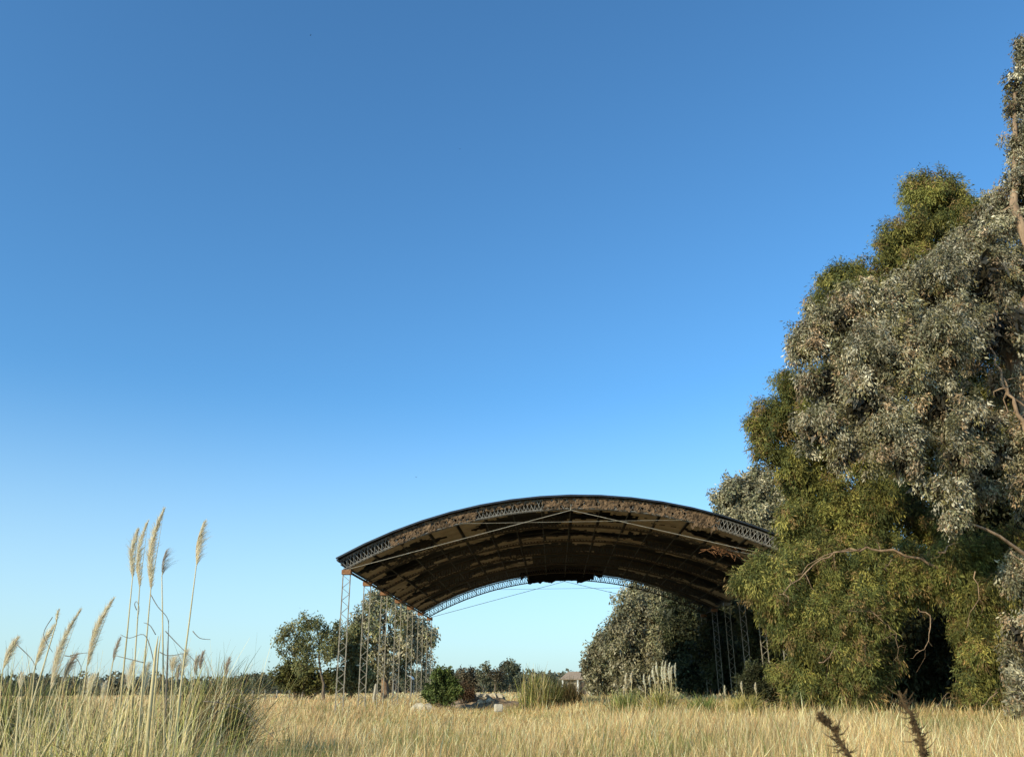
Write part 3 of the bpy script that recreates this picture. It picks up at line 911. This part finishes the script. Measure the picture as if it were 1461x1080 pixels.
def clump(name, label, D, bx, h, spread, nleaf, cols, wd, plumes=(), group=None, foot=.3, hair=.1, nh=900, hw=.0026, curl=1.0, plume_cols=CREAM, cat='pampas grass', straw=0):
    b = at(bx, 985, D); b.z = 0
    root = thing(name, b, label, cat, group)
    Q, k = arch_leaves(b, nleaf, h, spread, wd, foot, curl)
    c = palette(cols, nleaf) * rng.uniform(.75, 1.2, (nleaf, 1))
    C = np.repeat(c, k, 0)
    quads('leaves', Q, C, M['reed'], root)
    if straw:
        n = straw
        th = rng.uniform(0, 2 * math.pi, n); rr = foot * 1.3 * np.sqrt(rng.random(n))
        K = 7
        P = np.zeros((n, K, 3)); hh = h * rng.uniform(.5, 1.15, n)
        ln = rng.normal(0, .16, (n, 2)) + np.array([.05, 0]); bend = (rng.random(n) < .4) * rng.uniform(.1, .5, n); bd = rng.normal(0, 1, n)
        for k2 in range(K):
            t = k2 / (K - 1)
            kk = np.clip(t - .6, 0, 1) * 2.5
            P[:, k2, 0] = b.x + rr * np.cos(th) + ln[:, 0] * hh * t + bend * bd * kk * .35
            P[:, k2, 1] = b.y + rr * np.sin(th) + ln[:, 1] * hh * t
            P[:, k2, 2] = hh * t - bend * kk ** 2 * .3
        Wd = np.array([1.1, 1, 1, .9, .8, .7, .4])[None] * (rng.uniform(.6, 1.3, n) * (.0032 if D < 8 else .006))[:, None]
        a_ = rng.normal(0, .5, n)
        Qs_ = ribbons(P, Wd, np.stack([np.cos(a_), np.sin(a_), np.zeros(n)], 1))
        quads('dry_stems', Qs_, np.repeat(palette([(.92, .76, .38), (.84, .64, .30), (.95, .84, .52), (.62, .42, .20), (.74, .70, .24)], n), K - 1, 0), M['reed'], root)
    for p in plumes:
        (tx, ty), (px, py), (fx, fy), w_, dD = p[:5]
        opt = p[5] if len(p) > 5 else {}
        Dp = D + dD
        tip, pb, ft = at(tx, ty, Dp), at(px, py, Dp), at(fx, fy, Dp)
        # extend the foot down to the ground
        d = (ft - pb); g = ft + d * (ft.z / max(-d.z, .05)) * 1.0
        g = Vector((ft.x + (g.x - ft.x) * .5, ft.y, -.03))
        pts = [g, ft, ft.lerp(pb, .35) + Vector((-.004, 0, 0)) * D * .1, ft.lerp(pb, .7), pb, pb.lerp(tip, .5), pb.lerp(tip, .92)]
        r0 = opt.get('r', .006)
        m = MB(); m.tube(pts, [r0 * 1.2, r0 * 1.1, r0, r0 * .8, r0 * .6, r0 * .35, r0 * .15], 6)
        m.build('stalk', opt.get('mat', STALK), root, True)
        if opt.get('bare'): continue
        wm = w_ * mpp(pb)
        n = int(opt.get('n', nh) * (.5 if D < 10 else 1))
        Qp, k = plume_mesh(pb, tip, wm, n, opt.get('fluff', 1.0), hair * opt.get('hair', 1), hw, Vector((1, .1, 0)), opt.get('side', .7))
        cp = np.repeat(palette(opt.get('cols', plume_cols), n) * rng.uniform(.8, 1.15, (n, 1)), k, 0)
        quads('plume', Qp, cp, M['plume'], root)
    return root

def curls(root, D, lines, mat=None, r=.0035):
    for L in lines:
        P = [at(x, y, D) for x, y in L]
        m = MB()
        S = []
        for i in range(len(P) - 1):
            for t in (0, .25, .5, .75):
                p0, p1, p2, p3 = P[max(i - 1, 0)], P[i], P[i + 1], P[min(i + 2, len(P) - 1)]
                S.append(.5 * ((2 * p1) + (p2 - p0) * t + (2 * p0 - 5 * p1 + 4 * p2 - p3) * t * t + (3 * p1 - p0 - 3 * p2 + p3) * t ** 3))
        S.append(P[-1])
        m.tube(S, [r * (1 - .6 * i / len(S)) for i in range(len(S))], 4)
        m.build('curled_leaf', mat or STALK_D, root, True)

GREYC = [(.62, .52, .42), (.72, .62, .50), (.50, .41, .33)]
c1 = clump('pampas_clump', 'far left foreground pampas clump with short cream plumes leaning right', 6.6, 55, 1.45, 1.0, 1300, REED_G, .008,
    plumes=[((24, 912), (4, 955), (-8, 1075), 14, 0, {'n': 1500}),
            ((77, 893), (50, 950), (38, 1075), 14, .4, {'n': 1500}),
            ((84, 870), (80, 890), (24, 1078), 8, -.1, {'mat': STALK, 'n': 350, 'hair': .5}),
            ((114, 872), (72, 985), (50, 1078), 15, 0, {'n': 2600}),
            ((108, 935), (88, 975), (70, 1078), 22, .3, {'n': 900, 'cols': GREYC}),
            ((32, 962), (28, 985), (22, 1078), 7, -.4, {'n': 500, 'hair': .7}),
            ((60, 1010), (55, 1030), (52, 1078), 6, -.2, {'bare': 1}),
            ((98, 1000), (85, 1040), (60, 1078), 6, -.6, {'bare': 1, 'r': .009})], foot=.7, straw=240)
c2 = clump('pampas_clump', 'foreground pampas clump with one full cream plume and a short thin one', 6.9, 135, 1.45, 1.0, 1200, REED_G, .008,
    plumes=[((161, 856), (124, 950), (107, 1078), 17, 0, {'n': 2600}),
            ((172, 910), (161, 945), (137, 1078), 10, -.2, {'n': 500, 'cols': GREYC, 'hair': .7}),
            ((132, 965), (125, 990), (118, 1078), 22, .3, {'n': 700, 'fluff': 1.4}),
            ((150, 975), (146, 1000), (141, 1078), 8, .5, {'n': 300}),
            ((122, 1018), (118, 1040), (112, 1078), 8, .1, {'bare': 1})], foot=.5, straw=230)
c3 = clump('pampas_clump', 'tallest foreground pampas clump with four high plumes close together', 6.3, 205, 1.45, 1.0, 1300, REED_G + REED_Y, .008,
    plumes=[((197, 757), (189, 825), (165, 1078), 12, .1, {'n': 1900}),
            ((211, 745), (199, 840), (184, 1078), 13, .4, {'n': 1900}),
            ((234, 728), (215, 842), (195, 1078), 16, 0, {'n': 3400}),
            ((236, 788), (231, 822), (235, 1078), 12, .3, {'n': 260, 'fluff': 1.8, 'cols': GREYC, 'side': 1.4, 'hair': 1.2}),
            ((226, 905), (222, 930), (208, 1078), 8, -.2, {'bare': 1, 'r': .014}),
            ((230, 900), (226, 930), (214, 1078), 8, .1, {'bare': 1, 'r': .009}),
            ((241, 878), (239, 940), (234, 1078), 8, .4, {'bare': 1, 'r': .009, 'mat': STALK_D}),
            ((214, 905), (206, 950), (196, 1078), 8, .5, {'bare': 1, 'r': .007}),
            ((248, 940), (246, 960), (240, 1078), 22, .6, {'n': 600, 'fluff': 1.5}),
            ((190, 945), (184, 985), (172, 1078), 24, .6, {'n': 700, 'fluff': 1.5}),
            ((212, 948), (205, 985), (196, 1078), 24, .7, {'n': 700, 'fluff': 1.5})], foot=.45, straw=340)
c4 = clump('pampas_clump', 'foreground pampas clump with one tall fluffy plume blown to the right', 6.2, 262, 1.2, .85, 1200, REED_G, .008,
    plumes=[((290, 748), (280, 808), (246, 1078), 20, 0, {'n': 1500, 'fluff': 1.35, 'side': 1.2, 'hair': 1.25}),
            ((266, 930), (260, 965), (250, 1078), 20, .3, {'n': 600, 'fluff': 1.4})], foot=.4, straw=90)
curls(c3, 6.2, [[(215, 848), (225, 865), (238, 880), (241, 895)], [(222, 960), (215, 925), (205, 905), (185, 910), (172, 905)], [(195, 870), (192, 862), (195, 858), (199, 868), (196, 882)],
                [(222, 905), (214, 892), (205, 888)], [(236, 900), (250, 915), (265, 930), (280, 945)], [(228, 930), (240, 935), (262, 932)], [(205, 945), (185, 940), (165, 935)]])
curls(c4, 6.4, [[(275, 900), (285, 910), (300, 912)], [(300, 1010), (330, 985), (345, 990), (365, 1040)], [(262, 1060), (310, 1015), (370, 995)], [(290, 1000), (340, 1010), (400, 1060)]], STALK_D)
curls(c1, 6.5, [[(92, 935), (110, 940), (118, 960)], [(75, 880), (62, 905), (75, 930)], [(25, 920), (45, 940), (52, 955)], [(100, 935), (115, 932), (125, 931)]])

# shrubby reed clump further back on the left
clump('reed_clump', 'dense brown-green reed clump standing behind the foreground pampas', 15, 300, 2.05, 1.1, 2000, [(.20, .20, .06), (.30, .27, .09), (.10, .12, .04), (.44, .31, .14), (.30, .20, .10), (.14, .16, .05)], .016,
      plumes=[((x, y), (x - 5, y + 26), (x - 8, 1040), 14, d, {'cols': GREYC, 'n': 260}) for x, y, d in [(283, 937, 0), (290, 931, .3), (257, 948, .5), (327, 940, .2)]],
      foot=.55, hair=.16, hw=.006, curl=.5, straw=30)
clump('reed_clump', 'olive reed clump at the left edge behind the pampas plumes', 13, 20, 2.0, 1.1, 1700, [(.18, .19, .06), (.26, .24, .08), (.13, .15, .05), (.36, .27, .12)], .016, foot=.9, curl=.5)
clump('reed_clump', 'low grey-green reed clump filling the gap behind the middle pampas', 11, 165, 1.65, 1.1, 1600, [(.18, .19, .06), (.30, .26, .10), (.42, .32, .16), (.22, .19, .09)], .014, foot=1.0, curl=.6)

# clumps in the field in front of and inside the shed
clump('pampas_clump', 'yellow-green pampas clump without plumes beside the rubble', 44, 764, 2.5, .7, 1300, REED_Y + REED_G + [(.13, .15, .05), (.10, .12, .04)] * 3, .03, foot=.75, curl=.5, straw=40)
clump('reed_clump', 'dark green reed clump just right of the yellow-green pampas', 47, 786, 2.0, .7, 1200, [(.09, .11, .035), (.12, .13, .04), (.16, .15, .05)], .035, foot=.5, curl=.3)
clump('reed_clump', 'brownish reed clump in front of the distant cream house', 49, 808, 2.1, .6, 1600, [(.20, .13, .06), (.15, .13, .05), (.11, .10, .04), (.26, .18, .08)], .035, foot=.7, curl=.3)
clump('pampas_clump', 'green pampas clump with a few thin pale plumes', 35, 892, 1.45, .7, 1500, [(.22, .26, .08), (.30, .32, .10), (.16, .19, .06), (.45, .38, .16)], .035,
      plumes=[((x, y), (x - 1, y + h_), (x - 2, 1010), 4, 0, {'n': 260, 'r': .015}) for x, y, h_ in [(894, 960, 18), (902, 958, 18), (891, 978, 12)]], foot=.5, hair=.14, hw=.012, curl=.5)
clump('pampas_clump', 'pampas clump crowded with upright white plumes before the shed', 34, 940, 1.5, .7, 2000, REED_Y + REED_G, .035,
      plumes=[((x, y), (x + dx, y + h_), (x + 2, 1010), w_, d, {'n': 420, 'r': .016}) for x, y, dx, h_, w_, d in
              [(919, 962, 2, 20, 3, 0), (927, 963, 1, 18, 5, .3), (932, 950, 3, 26, 6, 0), (937, 944, 2, 22, 5, .4), (946, 942, 1, 34, 6, -.2), (950, 944, 0, 30, 6, .2), (956, 945, 0, 28, 8, 0), (959, 950, -1, 22, 6, .3), (964, 946, 0, 22, 4, .4)]],
      foot=.45, hair=.12, hw=.013, curl=.5, plume_cols=[(.97, .92, .76), (.92, .84, .66), (.98, .94, .80)])
clump('pampas_clump', 'low bright green clump with drooping blades right of the white-plumed clump', 34, 1000, 1.25, .8, 1500, [(.24, .30, .08), (.32, .36, .10), (.17, .20, .06)], .035, foot=.4, curl=.8)
clump('pampas_clump', 'yellowing pampas clump at the foot of the right columns', 33, 1060, 1.3, .8, 1500, REED_Y, .033,
      plumes=[((x, y), (x + 1, y + 16), (x + 2, 1012), 4, 0, {'n': 200, 'r': .014}) for x, y in [(1034, 978), (1058, 972), (1078, 974)]], foot=.4, hair=.13, hw=.012, curl=.5)

# ------------------------------------------------------------------ rubble
m = MB()
nxx, nyy = 40, 24
cx, cy = at(690, 985, 58).x, 58
vs = []
for j in range(nyy + 1):
    for i in range(nxx + 1):
        x = (i / nxx - .5) * 2; y = (j / nyy - .5) * 2
        r = max(0, 1 - (x * x + y * y))
        vs.append((cx + x * 3.6, cy + y * 2.6, -.02 + r ** .8 * (.85 + .35 * fb(x * 2.2, y * 2.2, 3)) + .12 * fb(x * 7, y * 7, 5) * min(1, r * 3)))
m.add(vs, [(j * (nxx + 1) + i, j * (nxx + 1) + i + 1, (j + 1) * (nxx + 1) + i + 1, (j + 1) * (nxx + 1) + i) for j in range(nyy) for i in range(nxx)])
tag(m.build('earth_mound', M['soil'], None, True), 'low reddish earth mound carrying broken concrete', 'mound')

import bmesh
def rock(p, s, label, mat='rock', group='broken concrete lumps on the mound', flat=.7, blocky=False):
    bm = bmesh.new()
    if blocky:
        bmesh.ops.create_cube(bm, size=1.5)
        bmesh.ops.bevel(bm, geom=bm.edges[:], offset=.12, segments=2, affect='EDGES')
    else:
        bmesh.ops.create_icosphere(bm, subdivisions=3, radius=1)
    sd_ = random.uniform(0, 50)
    for v in bm.verts:
        c = v.co
        q = 1 + .35 * noise.noise(c * .9 + Vector((sd_, 0, 0))) + .12 * noise.noise(c * 2.7 + Vector((sd_, 3, 0)))
        if not blocky:
            for ax in (Vector((1, .3, .2)), Vector((-.5, 1, .3)), Vector((.2, -.4, 1)), Vector((-1, -.2, .5))):
                a = ax.normalized(); dd = c.dot(a)
                if dd > .62: c = c - a * (dd - .62) * .85
        else:
            q = 1 + .08 * (q - 1)
        v.co = c * q
        v.co.x *= s * 1.25; v.co.y *= s; v.co.z *= s * flat
    bmesh.ops.rotate(bm, verts=bm.verts, cent=(0, 0, 0), matrix=Matrix.Rotation(random.uniform(0, 6), 3, 'Z') @ Matrix.Rotation(random.uniform(-.3, .3), 3, 'X'))
    me = bpy.data.meshes.new('rock'); bm.to_mesh(me); bm.free()
    o = link('concrete_block' if blocky else 'rock', me, M[mat])
    o.location = p
    return tag(o, label, 'block' if blocky else 'rock', group)
spots = [(672, 58, .38, 'small pale lump at the left end of the mound'), (681, 59, .5, 'large flat pale lump left of the mound top'), (690, 57.5, .34, 'small rounded lump on the mound top'),
         (697, 59, .45, 'broad pale lump just right of the mound top'), (704, 58, .40, 'angular pale lump on the right slope of the mound'), (712, 59, .48, 'big pale lump at the right end of the mound'),
         (700, 56.6, .30, 'small lump low on the near side of the mound'), (686, 56.4, .28, 'smallest lump low on the near left of the mound'), (720, 60, .33, 'outlying lump past the right end of the mound'),
         (728, 61, .36, 'rightmost pale lump in the row of rubble'), (666, 57.5, .34, 'pale lump between the dry bush and the mound'), (708, 61, .42, 'lump behind the right slope of the mound')]
for x, D, s, lab in spots:
    p = at(x, 985, D)
    rx, ry = (p.x - cx) / 3.6, (D - cy) / 2.6
    z = max(0, 1 - rx * rx - ry * ry) ** .8 * .9
    rock(Vector((p.x, D, max(z, .1) + s * .3)), s * .85, lab)
p = at(711, 985, 40)
rock(Vector((p.x, 40, .62)), .21, 'whitewashed square block standing alone in the grass near the rubble', 'block', None, 1.0, True)
for x, D, s, lab in [(597, 46, .4, 'pinkish lump in the grass left of the green bush'), (610, 47, .42, 'pale lump in the grass just before the green bush')]:
    p = at(x, 985, D); rock(Vector((p.x, D, .5)), s, lab, 'rock', None)

# ------------------------------------------------------------------ distant house
hp = at(826, 985, 150); hp.z = 0
house = thing('small_house', hp, 'small cream house with hipped brown roof beyond the shed', 'house')
def W(x, y, z): return hp + Vector((x, y, z))
m = MB(); m.box(W(-.3, 1.8, 1.45), 4.2, 3.4, 2.9); m.build('wall', M['wall'], house)
m = MB()
m.add([W(-3.0, -.6, 3.0), W(2.7, -.6, 3.0), W(2.7, 4.2, 3.0), W(-3.0, 4.2, 3.0), W(-1.6, 1.8, 4.2), W(1.9, 1.8, 4.2), W(-3.0, -.6, 2.88), W(2.7, -.6, 2.88), W(2.7, 4.2, 2.88), W(-3.0, 4.2, 2.88)],
      [(0, 1, 5, 4), (1, 2, 5), (2, 3, 4, 5), (3, 0, 4), (6, 7, 1, 0), (7, 8, 2, 1), (8, 9, 3, 2), (9, 6, 0, 3), (9, 8, 7, 6)])
m.build('roof', M['roof'], house)
m = MB(); m.box(W(.7, .07, 1.3), .8, .06, 2.4); m.build('door', M['shade'], house)
m = MB(); m.box(W(-1.3, .07, 1.9), .8, .06, .8); m.build('window', M['shade'], house)
for x in (-2.7, -.2, 2.4):
    m = MB(); m.box(W(x, -.4, 1.44), .24, .2, 2.88); m.build('porch_post', M['white'], house)

# small white arched shelter far behind the left columns
hp = at(574, 985, 130); hp.z = 0
sh = thing('arched_shelter', hp, 'tiny white arched shelter behind the left columns', 'shelter')
m = MB()
n = 14
pts = [(hp + Vector((math.cos(math.pi * (1 - i / n)) * 1.35, 0, 2.9 + math.sin(math.pi * i / n) * .55))) for i in range(n + 1)]
for i in range(n):
    a, b = pts[i], pts[i + 1]
    for o_ in (0, .09):
        z = Vector((0, 0, o_))
        m.add([a + z, b + z, b + z + Vector((0, 3, 0)), a + z + Vector((0, 3, 0))], [(0, 1, 2, 3)])
    m.add([a, b, b + Vector((0, 0, .09)), a + Vector((0, 0, .09))], [(0, 1, 2, 3)])
m.build('roof', M['white'], sh)
for x in (-1.3, 1.3):
    for y in (.05, 2.95):
        m = MB(); m.bar(hp + Vector((x, y, 0)), hp + Vector((x, y, 2.95)), .06); m.build('post', M['steel'], sh)

# ------------------------------------------------------------------ fence posts along the field edge
for i, x in enumerate([345, 361, 378, 395, 413, 431, 449]):
    b = at(x, 985, 95 + i * 1.0); b.z = 0
    r = thing('fence_post', b, 'weathered wooden post of the wire fence, ' + ['leftmost', 'second from the left', 'third from the left', 'middle one', 'third from the right', 'second from the right', 'rightmost'][i], 'fence post', 'fence posts left of the shed')
    m = MB(); m.tube([b, b + Vector((.02, 0, .8)), b + Vector((.03, 0, 1.55))], [.09, .08, .07], 7); m.build('shaft', M['post'], r)
    m = MB(); m.bar(b + Vector((-.12, -.10, 1.35)), b + Vector((.14, -.10, 1.35)), .02); m.build('wire_staple', M['steel'], r)
m = MB()
a, b = at(345, 985, 95), at(449, 985, 101)
for z in (.5, .9, 1.35):
    m.bar(Vector((a.x, a.y - .1, z)), Vector((b.x, b.y - .1, z)), .012, n=4)
tag(m.build('fence_wire', M['steel']), 'three strands of wire strung between the fence posts', 'fence wire')
b = at(533, 985, 60); b.z = 0
r = thing('wooden_post', b, 'leaning pale wooden post between the third and fourth left columns', 'post')
m = MB(); m.tube([b, b + Vector((.05, 0, .9)), b + Vector((.14, 0, 1.75))], [.12, .11, .08], 7); m.build('shaft', M['post'], r)
m = MB(); m.tube([b + Vector((.14, 0, 1.75)), b + Vector((.15, 0, 1.82))], [.08, .03], 7); m.build('tip', M['post'], r)

# ------------------------------------------------------------------ dry thistles in the foreground
def thistle(label, D, pts, heads, r=.007):
    P = [at(x, y, D) for x, y in pts]
    foot = Vector((P[0].x + .05, P[0].y, 0))
    root = thing('dry_thistle', foot, label, 'dead plant')
    m = MB()
    path = [foot, foot.lerp(P[0], .5)] + P
    m.tube(path, [r * (1.3 - .8 * i / (len(path) - 1)) for i in range(len(path))], 6)
    for k in range(70):
        i = random.randrange(2, len(path) - 1) if len(path) > 3 else 1
        a = path[i].lerp(path[i + 1], random.random())
        b = a + Vector((random.gauss(0, .022), random.gauss(0, .022), random.uniform(-.01, .04)))
        m.tube([a, a.lerp(b, .5) + Vector((0, 0, -.006)), b], [r * .28, r * .2, r * .06], 4)
    m.build('stem', M['thistle'], root)
    for (x, y, rp) in heads:
        c = at(x, y, D)
        rm = rp * mpp(c)
        h = MB()
        bmv = bmesh.new(); bmesh.ops.create_icosphere(bmv, subdivisions=2, radius=rm * .62)
        vs = [c + v.co * (1 + .3 * noise.noise(v.co * 60)) for v in bmv.verts]
        h.add(vs, [tuple(v.index for v in f.verts) for f in bmv.faces]); bmv.free()
        for k in range(90):
            d = Vector(rand_dir(1)[0])
            h.bar(c + d * rm * .5, c + d * rm * random.uniform(.9, 1.45), .0016, .0004, n=4, cap=False)
        near = min(path, key=lambda p: (p - c).length)
        h.bar(near, c, r * .5, r * .4)
        h.build('seed_head', M['thistle'], root)
    return root
thistle('dark dry thistle nearest the bottom edge with clustered seed heads', 2.6, [(1215, 1082), (1203, 1065), (1192, 1045), (1178, 1028)], [(1171, 1022, 7), (1179, 1029, 7), (1193, 1040, 5)])
thistle('tall dark dry thistle stalk leaning left towards the tree hollow', 2.7, [(1318, 1082), (1312, 1050), (1303, 1025), (1290, 1003), (1282, 985)], [(1307, 1042, 6), (1312, 1056, 7), (1303, 1030, 5), (1318, 1073, 7)])

# ------------------------------------------------------------------ birds
def bird(label, x, y, D, s, yaw, flap):
    c = at(x, y, D)
    root = thing('bird', c, label, 'bird', None)
    R = Matrix.Rotation(yaw, 3, 'Z')
    m = MB()
    m.tube([c + R @ Vector(p) * s for p in ((-.5, 0, 0), (-.25, 0, 0), (0, 0, .02), (.25, 0, .03), (.38, 0, .06), (.5, 0, .04))], [.02 * s, .07 * s, .11 * s, .08 * s, .07 * s, .01 * s], 8)
    m.build('body', M['feather'], root, True)
    for sg in (-1, 1):
        m = MB()
        v = [(.2, sg * .06, .03), (.25, sg * .45, .03 + flap), (.05, sg * .95, flap * 1.3), (-.1, sg * .45, flap), (-.18, sg * .06, .02)]
        vs = [c + R @ Vector(p) * s for p in v]
        m.add(vs + [q + Vector((0, 0, .02 * s)) for q in vs], [(0, 1, 3, 4), (1, 2, 3), (5, 9, 8, 6), (6, 8, 7), (0, 5, 6, 1), (1, 6, 7, 2), (2, 7, 8, 3), (3, 8, 9, 4)])
        m.build('wing', M['feather'], root)
bird('tiny dark bird high in the upper left of the sky', 443, 51, 120, .26, .6, .3)
bird('tiny dark bird flying just above the shed roof', 594, 681, 110, .22, 2.2, .35)
bird('faint small bird in the middle of the sky', 656, 213, 160, .2, 1.2, .2)
bird('small dark bird low over the field left of the sparse tree', 384, 944, 70, .2, 2.8, .25)
